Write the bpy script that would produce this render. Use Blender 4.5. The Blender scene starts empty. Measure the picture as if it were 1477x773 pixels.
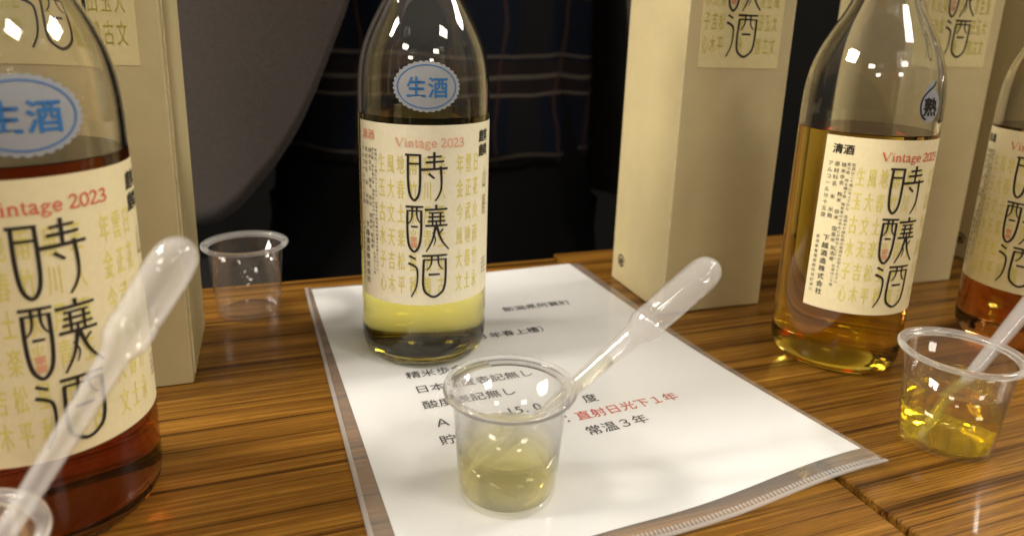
import bpy, bmesh, math, random
from mathutils import Vector, Matrix
random.seed(7)
S = bpy.context.scene
C = S.collection

# ------------------------------------------------------------------ camera
W_PX, H_PX = 1477, 773
F_PX, PITCH, ROLL, CAM_H, CY = 1005.1, 0.2577, 0.0321, 0.1872, -78.55
cam_d = bpy.data.cameras.new('camera')
cam = bpy.data.objects.new('camera', cam_d); C.objects.link(cam)
cp, sp, cr, sr = math.cos(PITCH), math.sin(PITCH), math.cos(ROLL), math.sin(ROLL)
fwd = Vector((0, cp, -sp)); rt0 = Vector((1, 0, 0)); up0 = Vector((0, sp, cp))
rt = cr * rt0 + sr * up0; up = -sr * rt0 + cr * up0
M = Matrix.Identity(4)
for i in range(3):
    M[i][0], M[i][1], M[i][2] = rt[i], up[i], -fwd[i]
M[2][3] = CAM_H
cam.matrix_world = M
cam_d.sensor_fit = 'HORIZONTAL'; cam_d.sensor_width = 36
cam_d.lens = F_PX / W_PX * 36
cam_d.shift_y = CY / W_PX
cam_d.clip_start = 0.01; cam_d.clip_end = 50
cam_d.dof.use_dof = True; cam_d.dof.focus_distance = 0.335; cam_d.dof.aperture_fstop = 7.5
S.camera = cam

# ------------------------------------------------------------------ world, lamps, exposure
wd = bpy.data.worlds.new('World'); S.world = wd; wd.use_nodes = True
wb = wd.node_tree.nodes['Background']
# the room's lit pale ceiling above, dim walls around
wnt = wd.node_tree; wtc = wnt.nodes.new('ShaderNodeTexCoord'); wsx = wnt.nodes.new('ShaderNodeSeparateXYZ'); wrp = wnt.nodes.new('ShaderNodeValToRGB')
wnt.links.new(wtc.outputs['Generated'], wsx.inputs[0]); wnt.links.new(wsx.outputs[2], wrp.inputs[0]); wnt.links.new(wrp.outputs[0], wb.inputs[0])
wrp.color_ramp.elements[0].position = 0.0; wrp.color_ramp.elements[0].color = (0.16, 0.13, 0.10, 1)
wrp.color_ramp.elements[1].position = 0.75; wrp.color_ramp.elements[1].color = (1.0, 0.88, 0.72, 1)
wb.inputs[1].default_value = 0.38

def lamp(name, loc, target, size, power, col=(1.0, 0.915, 0.79)):
    d = bpy.data.lights.new(name, 'AREA'); d.shape = 'RECTANGLE'
    d.size, d.size_y = size; d.energy = power; d.color = col
    o = bpy.data.objects.new(name, d); C.objects.link(o)
    o.location = loc
    o.rotation_euler = (Vector(target) - Vector(loc)).to_track_quat('-Z', 'Y').to_euler()
    return o
lamp('ceiling_lamp', (-1.55, 0.05, 1.35), (-1.35, 0.10, 0), (0.70, 0.50), 62)
lamp('ceiling_lamp', (-1.25, -1.65, 1.55), (-1.15, -1.5, 0), (0.50, 0.34), 11)
lamp('ceiling_lamp', (-1.20, -3.10, 1.60), (-1.1, -2.8, 0), (0.50, 0.34), 9)
lamp('ceiling_lamp', (1.25, -0.55, 1.60), (1.2, -0.4, 0), (0.50, 0.34), 12)
lamp('ceiling_lamp', (1.30, -1.95, 1.60), (1.2, -1.6, 0), (0.50, 0.34), 9)
lamp('ceiling_lamp', (1.35, -3.30, 1.60), (1.2, -2.8, 0), (0.50, 0.34), 9)
lamp('ceiling_lamp', (1.75, 1.10, 1.55), (1.6, 1.0, 0), (0.60, 0.40), 36)
S.view_settings.view_transform = 'Standard'
S.view_settings.look = 'None'
S.view_settings.exposure = 0.26
S.view_settings.gamma = 1.0
S.view_settings.use_curve_mapping = False
cy = S.cycles
cy.max_bounces = 24; cy.transmission_bounces = 20; cy.transparent_max_bounces = 24
cy.glossy_bounces = 8; cy.diffuse_bounces = 4
cy.caustics_refractive = True; cy.caustics_reflective = True
cy.blur_glossy = 0.4; cy.sample_clamp_indirect = 0.0
cy.use_denoising = True

# ------------------------------------------------------------------ materials
def mat(name):
    m = bpy.data.materials.new(name); m.use_nodes = True
    nt = m.node_tree
    return m, nt, nt.nodes['Principled BSDF'], nt.nodes['Material Output']
def simple(name, col, rough=0.5, spec=0.5, sheen=0, noise=0, nscale=200, bump=0, bscale=800):
    m, nt, b, o = mat(name)
    b.inputs['Base Color'].default_value = (*col, 1)
    b.inputs['Roughness'].default_value = rough
    b.inputs['Specular IOR Level'].default_value = spec
    if sheen: b.inputs['Sheen Weight'].default_value = sheen
    tc = nt.nodes.new('ShaderNodeTexCoord')
    if noise:
        n = nt.nodes.new('ShaderNodeTexNoise'); n.inputs['Scale'].default_value = nscale; n.inputs['Detail'].default_value = 5
        mx = nt.nodes.new('ShaderNodeMix'); mx.data_type = 'RGBA'; mx.blend_type = 'MULTIPLY'
        mr = nt.nodes.new('ShaderNodeMapRange'); mr.inputs[1].default_value = 0.3; mr.inputs[2].default_value = 0.7
        mr.inputs[3].default_value = 1 - noise; mr.inputs[4].default_value = 1.0
        nt.links.new(tc.outputs['Object'], n.inputs['Vector']); nt.links.new(n.outputs['Fac'], mr.inputs[0])
        mx.inputs['Factor'].default_value = 1; mx.inputs[6].default_value = (*col, 1)
        nt.links.new(mr.outputs[0], mx.inputs[7]); nt.links.new(mx.outputs[2], b.inputs['Base Color'])
    if bump:
        n = nt.nodes.new('ShaderNodeTexNoise'); n.inputs['Scale'].default_value = bscale; n.inputs['Detail'].default_value = 4
        bp = nt.nodes.new('ShaderNodeBump'); bp.inputs['Strength'].default_value = bump; bp.inputs['Distance'].default_value = 0.0004
        nt.links.new(tc.outputs['Object'], n.inputs['Vector']); nt.links.new(n.outputs['Fac'], bp.inputs['Height'])
        nt.links.new(bp.outputs[0], b.inputs['Normal'])
    return m
def glass(name, ior=1.5, col=(1, 1, 1), rough=0.0):
    m, nt, b, o = mat(name)
    nt.nodes.remove(b)
    g = nt.nodes.new('ShaderNodeBsdfGlass'); g.inputs['Color'].default_value = (*col, 1)
    g.inputs['IOR'].default_value = ior; g.inputs['Roughness'].default_value = rough
    nt.links.new(g.outputs[0], o.inputs['Surface'])
    return m
def liquid(name, col, dens, straight=0.2, ior=1.345, level=None):
    m = glass(name, ior); nt = m.node_tree
    g = nt.nodes['Glass BSDF']; tr = nt.nodes.new('ShaderNodeBsdfTransparent'); mx = nt.nodes.new('ShaderNodeMixShader'); mx.inputs[0].default_value = straight
    nt.links.new(g.outputs[0], mx.inputs[1]); nt.links.new(tr.outputs[0], mx.inputs[2]); nt.links.new(mx.outputs[0], nt.nodes['Material Output'].inputs['Surface'])
    if level:      # below the level the liquid wets the glass (relative index), above it meets air
        tc = nt.nodes.new('ShaderNodeTexCoord'); sx = nt.nodes.new('ShaderNodeSeparateXYZ'); gt = nt.nodes.new('ShaderNodeMath'); gt.operation = 'GREATER_THAN'; gt.inputs[1].default_value = level - .0004
        ma = nt.nodes.new('ShaderNodeMath'); ma.operation = 'MULTIPLY_ADD'; ma.inputs[1].default_value = ior - ior / 1.5; ma.inputs[2].default_value = ior / 1.5
        nt.links.new(tc.outputs['Object'], sx.inputs[0]); nt.links.new(sx.outputs[2], gt.inputs[0]); nt.links.new(gt.outputs[0], ma.inputs[0]); nt.links.new(ma.outputs[0], g.inputs['IOR'])
    v = nt.nodes.new('ShaderNodeVolumeAbsorption')
    v.inputs['Color'].default_value = (*col, 1); v.inputs['Density'].default_value = dens
    nt.links.new(v.outputs[0], nt.nodes['Material Output'].inputs['Volume'])
    return m
def thin_plastic(name, milky, mcol=(0.8, 0.8, 0.8), rough=0.08, bumpy=0.0):
    """thin clear film: straight-through light, a little scattering, Fresnel gloss"""
    m, nt, b, o = mat(name); nt.nodes.remove(b)
    tr = nt.nodes.new('ShaderNodeBsdfTransparent'); df = nt.nodes.new('ShaderNodeBsdfDiffuse'); df.inputs[0].default_value = (*mcol, 1)
    tl = nt.nodes.new('ShaderNodeBsdfTranslucent'); tl.inputs[0].default_value = (*mcol, 1)
    gl = nt.nodes.new('ShaderNodeBsdfGlossy'); gl.inputs['Roughness'].default_value = rough
    m0 = nt.nodes.new('ShaderNodeMixShader'); m0.inputs[0].default_value = 0.45
    nt.links.new(df.outputs[0], m0.inputs[1]); nt.links.new(tl.outputs[0], m0.inputs[2])
    m1 = nt.nodes.new('ShaderNodeMixShader'); m1.inputs[0].default_value = milky
    nt.links.new(tr.outputs[0], m1.inputs[1]); nt.links.new(m0.outputs[0], m1.inputs[2])
    # Schlick reflectance, the same from both sides of the film
    fr = nt.nodes.new('ShaderNodeLayerWeight'); fr.inputs['Blend'].default_value = 0.5
    pw = nt.nodes.new('ShaderNodeMath'); pw.operation = 'POWER'; pw.inputs[1].default_value = 5; nt.links.new(fr.outputs['Facing'], pw.inputs[0])
    sc = nt.nodes.new('ShaderNodeMath'); sc.operation = 'MULTIPLY_ADD'; sc.inputs[1].default_value = 0.964; sc.inputs[2].default_value = 0.036; nt.links.new(pw.outputs[0], sc.inputs[0])
    m2 = nt.nodes.new('ShaderNodeMixShader'); nt.links.new(sc.outputs[0], m2.inputs[0])
    nt.links.new(m1.outputs[0], m2.inputs[1]); nt.links.new(gl.outputs[0], m2.inputs[2])
    nt.links.new(m2.outputs[0], o.inputs['Surface'])
    if bumpy:
        tc = nt.nodes.new('ShaderNodeTexCoord'); n = nt.nodes.new('ShaderNodeTexNoise'); n.inputs['Scale'].default_value = 28
        bp = nt.nodes.new('ShaderNodeBump'); bp.inputs['Strength'].default_value = bumpy; bp.inputs['Distance'].default_value = 0.001
        nt.links.new(tc.outputs['Object'], n.inputs['Vector']); nt.links.new(n.outputs['Fac'], bp.inputs['Height'])
        nt.links.new(bp.outputs[0], gl.inputs['Normal']); nt.links.new(bp.outputs[0], fr.inputs['Normal'])
    return m
def milky_glass(name, milk, ior=1.42, rough=0.12):
    m, nt, b, o = mat(name); nt.nodes.remove(b)
    g = nt.nodes.new('ShaderNodeBsdfGlass'); g.inputs['IOR'].default_value = ior; g.inputs['Roughness'].default_value = rough
    df = nt.nodes.new('ShaderNodeBsdfDiffuse'); df.inputs[0].default_value = (0.85, 0.85, 0.85, 1)
    tl = nt.nodes.new('ShaderNodeBsdfTranslucent'); tl.inputs[0].default_value = (0.85, 0.85, 0.85, 1)
    m0 = nt.nodes.new('ShaderNodeMixShader'); m0.inputs[0].default_value = 0.5
    nt.links.new(df.outputs[0], m0.inputs[1]); nt.links.new(tl.outputs[0], m0.inputs[2])
    m1 = nt.nodes.new('ShaderNodeMixShader'); m1.inputs[0].default_value = milk
    nt.links.new(g.outputs[0], m1.inputs[1]); nt.links.new(m0.outputs[0], m1.inputs[2])
    nt.links.new(m1.outputs[0], o.inputs['Surface'])
    return m

def wood(name, off):
    m, nt, b, o = mat(name)
    N = nt.nodes.new; L = nt.links.new
    tc = N('ShaderNodeTexCoord')
    def noise(sx, sy, detail, rough, shift):
        mp = N('ShaderNodeMapping'); mp.inputs['Scale'].default_value = (sx, sy, sy * 0.3)
        mp.inputs['Location'].default_value = (off + shift, off * 1.7 + shift, 0)
        L(tc.outputs['Object'], mp.inputs[0])
        n = N('ShaderNodeTexNoise'); n.inputs['Scale'].default_value = 1; n.inputs['Detail'].default_value = detail
        n.inputs['Roughness'].default_value = rough; n.inputs['Distortion'].default_value = 0.06
        L(mp.outputs[0], n.inputs[0]); return n.outputs['Fac']
    broad = noise(1.3, 90, 4, 0.60, 0)
    streak = noise(2.0, 330, 4, 0.65, 4.1)
    fine = noise(14, 1300, 3, 0.65, 9.3)
    def math_(op, a, b_, c=None):
        x = N('ShaderNodeMath'); x.operation = op
        for k, v in enumerate((a, b_, c)):
            if v is None: continue
            if isinstance(v, (int, float)): x.inputs[k].default_value = v
            else: L(v, x.inputs[k])
        return x.outputs[0]
    s = math_('ADD', math_('MULTIPLY', broad, 0.50), math_('MULTIPLY', streak, 0.50))
    rp = N('ShaderNodeValToRGB'); L(s, rp.inputs[0])
    e = rp.color_ramp.elements
    e[0].position = 0.36; e[0].color = (0.0464, 0.0177, 0.0032, 1)
    e[1].position = 0.68; e[1].color = (0.3916, 0.2024, 0.0392, 1)
    for pos, col in ((0.425, (0.0598, 0.0239, 0.0043, 1)), (0.45, (0.1391, 0.0581, 0.0087, 1)), (0.485, (0.2318, 0.1038, 0.0152, 1)), (0.505, (0.1288, 0.0539, 0.0087, 1)), (0.525, (0.2524, 0.1162, 0.0174, 1)), (0.555, (0.3040, 0.1453, 0.0229, 1)), (0.575, (0.1752, 0.0706, 0.0097, 1)), (0.60, (0.3297, 0.1608, 0.0272, 1))):
        k = e.new(pos); k.color = col
    fr = N('ShaderNodeMapRange'); fr.inputs[1].default_value = 0.36; fr.inputs[2].default_value = 0.6; fr.inputs[3].default_value = 0.62; fr.inputs[4].default_value = 1.15
    L(fine, fr.inputs[0])
    mx = N('ShaderNodeMix'); mx.data_type = 'RGBA'; mx.blend_type = 'MULTIPLY'; mx.inputs['Factor'].default_value = 1
    L(rp.outputs[0], mx.inputs[6]); L(fr.outputs[0], mx.inputs[7])
    pore = noise(75, 2600, 2, 0.5, 17.7)
    pr_ = N('ShaderNodeMapRange'); pr_.inputs[1].default_value = 0.60; pr_.inputs[2].default_value = 0.68; pr_.inputs[3].default_value = 1.0; pr_.inputs[4].default_value = 0.55
    L(pore, pr_.inputs[0])
    mx2 = N('ShaderNodeMix'); mx2.data_type = 'RGBA'; mx2.blend_type = 'MULTIPLY'; mx2.inputs['Factor'].default_value = 1
    L(mx.outputs[2], mx2.inputs[6]); L(pr_.outputs[0], mx2.inputs[7])
    L(mx2.outputs[2], b.inputs['Base Color'])
    smn = N('ShaderNodeTexNoise'); smn.inputs['Scale'].default_value = 14; smn.inputs['Detail'].default_value = 4; L(tc.outputs['Object'], smn.inputs['Vector'])
    smr = N('ShaderNodeMapRange'); smr.inputs[1].default_value = 0.35; smr.inputs[2].default_value = 0.7; smr.inputs[3].default_value = 0.05; smr.inputs[4].default_value = 0.17
    L(smn.outputs['Fac'], smr.inputs[0]); L(smr.outputs[0], b.inputs['Coat Roughness'])
    b.inputs['Roughness'].default_value = 0.33
    b.inputs['Coat Weight'].default_value = 0.22; b.inputs['Coat Roughness'].default_value = 0.09
    b.inputs['Specular IOR Level'].default_value = 0.12
    bp = N('ShaderNodeBump'); bp.inputs['Strength'].default_value = 0.12; bp.inputs['Distance'].default_value = 0.0003
    L(fine, bp.inputs['Height']); L(bp.outputs[0], b.inputs['Normal'])
    return m

MT = dict(
    glass=glass('clear_glass', 1.5, (0.99, 0.992, 0.982)),
    cupwall=thin_plastic('clear_cup_wall', 0.02, (0.9, 0.9, 0.9), 0.03),
    cuprim=milky_glass('clear_cup_rim', 0.20, 1.25, 0.04),
    cup=glass('clear_cup_plastic', 1.42, (0.985, 0.985, 0.985), 0.0),
    labelw=simple('pale_label_paper', (0.88, 0.83, 0.63), 0.55, 0.3, noise=0.06, nscale=400),
    label=simple('label_paper', (0.85, 0.755, 0.475), 0.55, 0.3, noise=0.06, nscale=400),
    boxlabel=simple('box_label_paper', (0.70, 0.60, 0.31), 0.6, 0.3, noise=0.06, nscale=300),
    ink=simple('black_ink', (0.018, 0.016, 0.012), 0.5),
    greyink=simple('grey_ink', (0.085, 0.08, 0.06), 0.6),
    yellow=simple('yellow_ink', (0.755, 0.67, 0.19), 0.6, 0.3),
    olive=simple('olive_ink', (0.36, 0.31, 0.08), 0.6, 0.3),
    red=simple('red_ink', (0.66, 0.10, 0.06), 0.6, 0.3),
    palered=simple('pale_red_ink', (0.78, 0.38, 0.25), 0.6, 0.3),
    blue=simple('blue_ink', (0.03, 0.16, 0.42), 0.5),
    sticker=simple('sticker_paper', (0.34, 0.36, 0.39), 0.35, 0.5, noise=0.05),
    box=simple('box_card', (0.55, 0.46, 0.25), 0.55, 0.35, noise=0.07, nscale=55, bump=0.10, bscale=700),
    paper=simple('white_paper', (0.79, 0.80, 0.81), 0.6, 0.3, noise=0.02),
    file=thin_plastic('clear_file_film', 0.13, (0.9, 0.9, 0.9), 0.14, 0.2),
    seam=thin_plastic('clear_file_seam', 0.42, (0.85, 0.85, 0.85), 0.15),
    pip=thin_plastic('pipette_plastic', 0.19, (0.92, 0.92, 0.92), 0.05),
    cap=simple('cap_metal', (0.45, 0.40, 0.25), 0.3),
    wood_a=wood('laminate_wood_a', 1.3), wood_b=wood('laminate_wood_b', 8.9),
    steel=simple('table_leg_metal', (0.12, 0.12, 0.12), 0.4),
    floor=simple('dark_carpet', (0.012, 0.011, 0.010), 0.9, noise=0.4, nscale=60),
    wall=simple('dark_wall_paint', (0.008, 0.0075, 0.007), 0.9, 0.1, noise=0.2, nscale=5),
    jacket=simple('charcoal_wool', (0.055, 0.045, 0.040), 0.95, 0.1, sheen=0.15, noise=0.35, nscale=500, bump=0.5, bscale=900),
    trouser=simple('black_cloth', (0.004, 0.004, 0.0045), 0.95, 0.1),
    skin=simple('skin', (0.45, 0.26, 0.18), 0.5),
    hair=simple('hair', (0.01, 0.008, 0.007), 0.6),
    l_pale=liquid('pale_sake', (0.90, 0.84, 0.06), 28, 0.0, level=.1408),
    l_amber=liquid('amber_sake', (0.968, 0.85, 0.02), 36, 0.0, level=.1395),
    l_dark=liquid('dark_amber_sake', (0.74, 0.42, 0.04), 80, 0.0, level=.1415),
    l_red=liquid('reddish_amber_sake', (0.80, 0.50, 0.05), 55, 0.0, level=.1392),
    c_pale=liquid('pale_sake_in_cup', (0.999, 0.905, 0.02), 25, 0.50, 1.33),
    c_yellow=liquid('golden_sake_in_cup', (0.99, 0.92, 0.02), 90, 0.22),
)
def worn_edges(m):
    nt = m.node_tree; N = nt.nodes.new; L = nt.links.new; b = nt.nodes['Principled BSDF']
    src = b.inputs['Base Color'].links[0].from_socket
    bv = N('ShaderNodeBevel'); bv.samples = 4; bv.inputs['Radius'].default_value = 0.0016
    ge = N('ShaderNodeNewGeometry'); dt = N('ShaderNodeVectorMath'); dt.operation = 'DOT_PRODUCT'; L(bv.outputs[0], dt.inputs[0]); L(ge.outputs['Normal'], dt.inputs[1])
    mr = N('ShaderNodeMapRange'); mr.inputs[1].default_value = 0.985; mr.inputs[2].default_value = 0.90; mr.inputs[3].default_value = 0.0; mr.inputs[4].default_value = 0.65; L(dt.outputs['Value'], mr.inputs[0])
    tc = N('ShaderNodeTexCoord'); n = N('ShaderNodeTexNoise'); n.inputs['Scale'].default_value = 130; n.inputs['Detail'].default_value = 4; L(tc.outputs['Object'], n.inputs['Vector'])
    r2 = N('ShaderNodeMapRange'); r2.inputs[1].default_value = 0.40; r2.inputs[2].default_value = 0.58; L(n.outputs['Fac'], r2.inputs[0])
    mu = N('ShaderNodeMath'); mu.operation = 'MULTIPLY'; L(mr.outputs[0], mu.inputs[0]); L(r2.outputs[0], mu.inputs[1])
    mx = N('ShaderNodeMix'); mx.data_type = 'RGBA'; L(mu.outputs[0], mx.inputs['Factor']); L(src, mx.inputs[6]); mx.inputs[7].default_value = (0.78, 0.72, 0.52, 1)
    L(mx.outputs[2], b.inputs['Base Color'])
worn_edges(MT['box'])
def plaid():
    m, nt, b, o = mat('plaid_flannel'); N = nt.nodes.new; L = nt.links.new
    tc = N('ShaderNodeTexCoord'); sx = N('ShaderNodeSeparateXYZ')
    wn = N('ShaderNodeTexNoise'); wn.inputs['Scale'].default_value = 7; L(tc.outputs['Object'], wn.inputs['Vector'])
    va = N('ShaderNodeVectorMath'); va.operation = 'MULTIPLY_ADD'; va.inputs[1].default_value = (.05, .05, .03); L(wn.outputs['Color'], va.inputs[0]); L(tc.outputs['Object'], va.inputs[2]); L(va.outputs[0], sx.inputs[0])
    def band(sock, freq, lo, hi, ph):
        a = N('ShaderNodeMath'); a.operation = 'MULTIPLY_ADD'; a.inputs[1].default_value = freq; a.inputs[2].default_value = ph; L(sock, a.inputs[0])
        f = N('ShaderNodeMath'); f.operation = 'FRACT'; L(a.outputs[0], f.inputs[0])
        g = N('ShaderNodeMath'); g.operation = 'GREATER_THAN'; g.inputs[1].default_value = lo; L(f.outputs[0], g.inputs[0])
        h = N('ShaderNodeMath'); h.operation = 'LESS_THAN'; h.inputs[1].default_value = hi; L(f.outputs[0], h.inputs[0])
        k = N('ShaderNodeMath'); k.operation = 'MULTIPLY'; L(g.outputs[0], k.inputs[0]); L(h.outputs[0], k.inputs[1])
        return k.outputs[0]
    col = (0.004, 0.006, 0.012, 1); cur = None
    layers = [(band(sx.outputs[2], 9, .0, .38, .35), (0.016, 0.010, 0.008, 1), .7), (band(sx.outputs[0], 9, .2, .55, .1), (0.010, 0.008, 0.007, 1), .6),
              (band(sx.outputs[2], 9, .67, .702, 0), (0.10, 0.085, 0.07, 1), .7), (band(sx.outputs[2], 9, .845, .89, 0), (0.09, 0.08, 0.065, 1), .7), (band(sx.outputs[2], 9, .065, .10, 0), (0.09, 0.075, 0.06, 1), .6),
              (band(sx.outputs[0], 9, .70, .74, .1), (0.06, 0.03, 0.02, 1), .4), (band(sx.outputs[0], 9, .05, .09, .1), (0.05, 0.025, 0.02, 1), .4)]
    for fac, c, w in layers:
        mx = N('ShaderNodeMix'); mx.data_type = 'RGBA'
        q = N('ShaderNodeMath'); q.operation = 'MULTIPLY'; q.inputs[1].default_value = w; L(fac, q.inputs[0]); L(q.outputs[0], mx.inputs['Factor'])
        if cur is None: mx.inputs[6].default_value = col
        else: L(cur, mx.inputs[6])
        mx.inputs[7].default_value = c; cur = mx.outputs[2]
    L(cur, b.inputs['Base Color']); b.inputs['Roughness'].default_value = 0.95; b.inputs['Specular IOR Level'].default_value = 0.1
    return m
MT['plaid'] = plaid()

# ------------------------------------------------------------------ mesh helpers
def mesh_obj(name, verts, faces, m, parent=None, smooth=False):
    me = bpy.data.meshes.new(name); me.from_pydata([tuple(v) for v in verts], [], faces); me.update()
    if smooth:
        me.polygons.foreach_set('use_smooth', [True] * len(me.polygons))
    o = bpy.data.objects.new(name, me); C.objects.link(o)
    me.materials.append(MT[m])
    if parent is not None: o.parent = parent
    return o
def bm_obj(name, bm, m, parent=None, smooth=False):
    me = bpy.data.meshes.new(name); bm.to_mesh(me); bm.free()
    if smooth: me.polygons.foreach_set('use_smooth', [True] * len(me.polygons))
    o = bpy.data.objects.new(name, me); C.objects.link(o); me.materials.append(MT[m])
    if parent is not None: o.parent = parent
    return o
def empty(name, loc, rz=0):
    o = bpy.data.objects.new(name, None); C.objects.link(o); o.location = loc; o.rotation_euler = (0, 0, rz); o.empty_display_size = .02
    return o
def tag(o, label, cat, group=None):
    o['label'] = label; o['category'] = cat
    if group: o['group'] = group
    return o
def lathe(prof, seg=96, closed=False):
    """prof: (r, z); r==0 gives a pole. closed: the profile is a loop"""
    V, F, rows = [], [], []
    for r, z in prof:
        if r < 1e-7:
            V.append((0, 0, z)); rows.append([len(V) - 1])
        else:
            rows.append(list(range(len(V), len(V) + seg)))
            V += [(r * math.cos(2 * math.pi * k / seg), r * math.sin(2 * math.pi * k / seg), z) for k in range(seg)]
    n = len(rows)
    for i in range(n if closed else n - 1):
        a, b = rows[i], rows[(i + 1) % n]
        for k in range(seg):
            k2 = (k + 1) % seg
            if len(a) == 1 and len(b) == 1: break
            if len(a) == 1: F.append((a[0], b[k2], b[k]))
            elif len(b) == 1: F.append((a[k], a[k2], b[0]))
            else: F.append((a[k], a[k2], b[k2], b[k]))
    return V, F
def smooth_curve(pts, n=6):
    """Catmull-Rom through tuples of any size"""
    out = []
    P = [pts[0]] + list(pts) + [pts[-1]]
    for i in range(1, len(P) - 2):
        p0, p1, p2, p3 = P[i - 1], P[i], P[i + 1], P[i + 2]
        for k in range(n):
            t = k / n
            out.append(tuple(0.5 * ((2 * b) + (-a + c) * t + (2 * a - 5 * b + 4 * c - d) * t * t + (-a + 3 * b - 3 * c + d) * t ** 3) for a, b, c, d in zip(p0, p1, p2, p3)))
    out.append(tuple(pts[-1])); return out
class Flat:
    """flat print in (u, v) millimetres, v upwards"""
    def __init__(self): self.v, self.f = [], []
    def stroke(self, pts, w, curve=True, n=6):
        pts = [(p[0], p[1], p[2] if len(p) > 2 else w) for p in pts]
        q = smooth_curve(pts, n) if curve and len(pts) > 2 else None
        if q is None:
            q = []
            for a, b in zip(pts, pts[1:]):
                m_ = max(1, int(math.hypot(a[0] - b[0], a[1] - b[1]) / 1.5))
                q += [tuple(a[i] + (b[i] - a[i]) * k / m_ for i in range(3)) for k in range(m_)]
            q.append(pts[-1])
        base = len(self.v)
        for i, (x, y, ww) in enumerate(q):
            a, b = q[max(0, i - 1)], q[min(len(q) - 1, i + 1)]
            dx, dy = b[0] - a[0], b[1] - a[1]; l = math.hypot(dx, dy) or 1
            nx, ny = -dy / l * ww / 2, dx / l * ww / 2
            self.v += [(x + nx, y + ny), (x - nx, y - ny)]
        for i in range(len(q) - 1):
            k = base + 2 * i; self.f.append((k, k + 1, k + 3, k + 2))
    def glyph(self, ch, x, y, w, h, bold=0):
        """glyph stretched to the box with its lower left corner at x, y"""
        gv, gf = glyph(ch)
        if not gv: return
        for dx, dy in ([(0, 0)] if not bold else [(-bold, 0), (bold, 0), (0, bold), (0, -bold)]):
            b = len(self.v); self.v += [(x + p[0] * w + dx, y + p[1] * h + dy) for p in gv]; self.f += [tuple(i + b for i in t) for t in gf]
    def text(self, s, x, y, size, vertical=False, pitch=1.0, bold=0):
        for ch in s:
            if ch != ' ' and ch != '\u3000': self.glyph(ch, x, y, size, size, bold)
            if vertical: y -= size * pitch
            else: x += size * pitch * (0.55 if ord(ch) < 128 else 1.0)
    def disc(self, cx, cy_, rx, ry, n=48, scallop=0, amp=0):
        b = len(self.v); rings = 5; self.v.append((cx, cy_))
        for k in range(1, rings + 1):
            for i in range(n):
                a = 2 * math.pi * i / n; t = k / rings * (1 + (amp * abs(math.sin(scallop * a / 2)) if k == rings and scallop else 0))
                self.v.append((cx + rx * t * math.cos(a), cy_ + ry * t * math.sin(a)))
        for i in range(n):
            self.f.append((b, b + 1 + i, b + 1 + (i + 1) % n))
            for k in range(rings - 1):
                p = b + 1 + k * n; self.f.append((p + i, p + n + i, p + n + (i + 1) % n, p + (i + 1) % n))
    def build(self, name, m, parent, fn):
        return mesh_obj(name, [fn(*p) for p in self.v], self.f, m, parent)
_font_obj = None; _cache = {}
def glyph(ch):
    global _font_obj
    if ch in _cache: return _cache[ch]
    if _font_obj is None:
        c = bpy.data.curves.new('type', 'FONT'); c.resolution_u = 3; _font_obj = bpy.data.objects.new('type', c); C.objects.link(_font_obj)
    _font_obj.data.body = ch
    dg = bpy.context.evaluated_depsgraph_get(); dg.update()
    me = bpy.data.meshes.new_from_object(_font_obj.evaluated_get(dg))
    v = [(p.co.x, p.co.y + 0.08) for p in me.vertices]; f = [tuple(p.vertices) for p in me.polygons]
    bpy.data.meshes.remove(me)
    _cache[ch] = (v, f); return v, f

# ------------------------------------------------------------------ setting: floor, wall, two tables
ANG = math.radians(20.3)
EX = Vector((math.cos(ANG), math.sin(ANG), 0)); EY = Vector((-math.sin(ANG), math.cos(ANG), 0))
FLOOR = -0.72
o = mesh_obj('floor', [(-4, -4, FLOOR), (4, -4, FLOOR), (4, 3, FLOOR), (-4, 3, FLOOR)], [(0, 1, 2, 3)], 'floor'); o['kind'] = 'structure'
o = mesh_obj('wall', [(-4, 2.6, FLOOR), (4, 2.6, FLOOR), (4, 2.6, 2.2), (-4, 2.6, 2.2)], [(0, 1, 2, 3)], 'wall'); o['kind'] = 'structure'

def box_bm(x0, x1, y0, y1, z0, z1, bev=0, seg=2):
    bm = bmesh.new(); bmesh.ops.create_cube(bm, size=1)
    for v in bm.verts:
        v.co = Vector(((x0 + x1) / 2 + v.co.x * (x1 - x0), (y0 + y1) / 2 + v.co.y * (y1 - y0), (z0 + z1) / 2 + v.co.z * (z1 - z0)))
    if bev: bmesh.ops.bevel(bm, geom=bm.edges[:], offset=bev, segments=seg, affect='EDGES', profile=.5)
    return bm
def table(corner, side, m, label):
    t = empty('table', (corner[0], corner[1], 0), ANG)
    x0, x1 = (-1.5, -0.0003) if side < 0 else (0.0003, 1.5)
    bm_obj('tabletop', box_bm(x0, x1, -0.60, 0, -0.028, 0, 0.0011, 3), m, t)
    for lx in (x0 + .06, x1 - .06):
        for ly in (-0.55, -0.06):
            bm_obj('leg', box_bm(lx - .015, lx + .015, ly - .015, ly + .015, FLOOR, -0.028, .003), 'steel', t)
    tag(t, label, 'table', 'wood laminate tables pushed together')
table((0.0372, 0.5655), -1, 'wood_a', 'streaky brown wood laminate table under the left and middle bottles')
table((0.0372, 0.5765), 1, 'wood_b', 'streaky brown wood laminate table on the right side of the dark joint')

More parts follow.
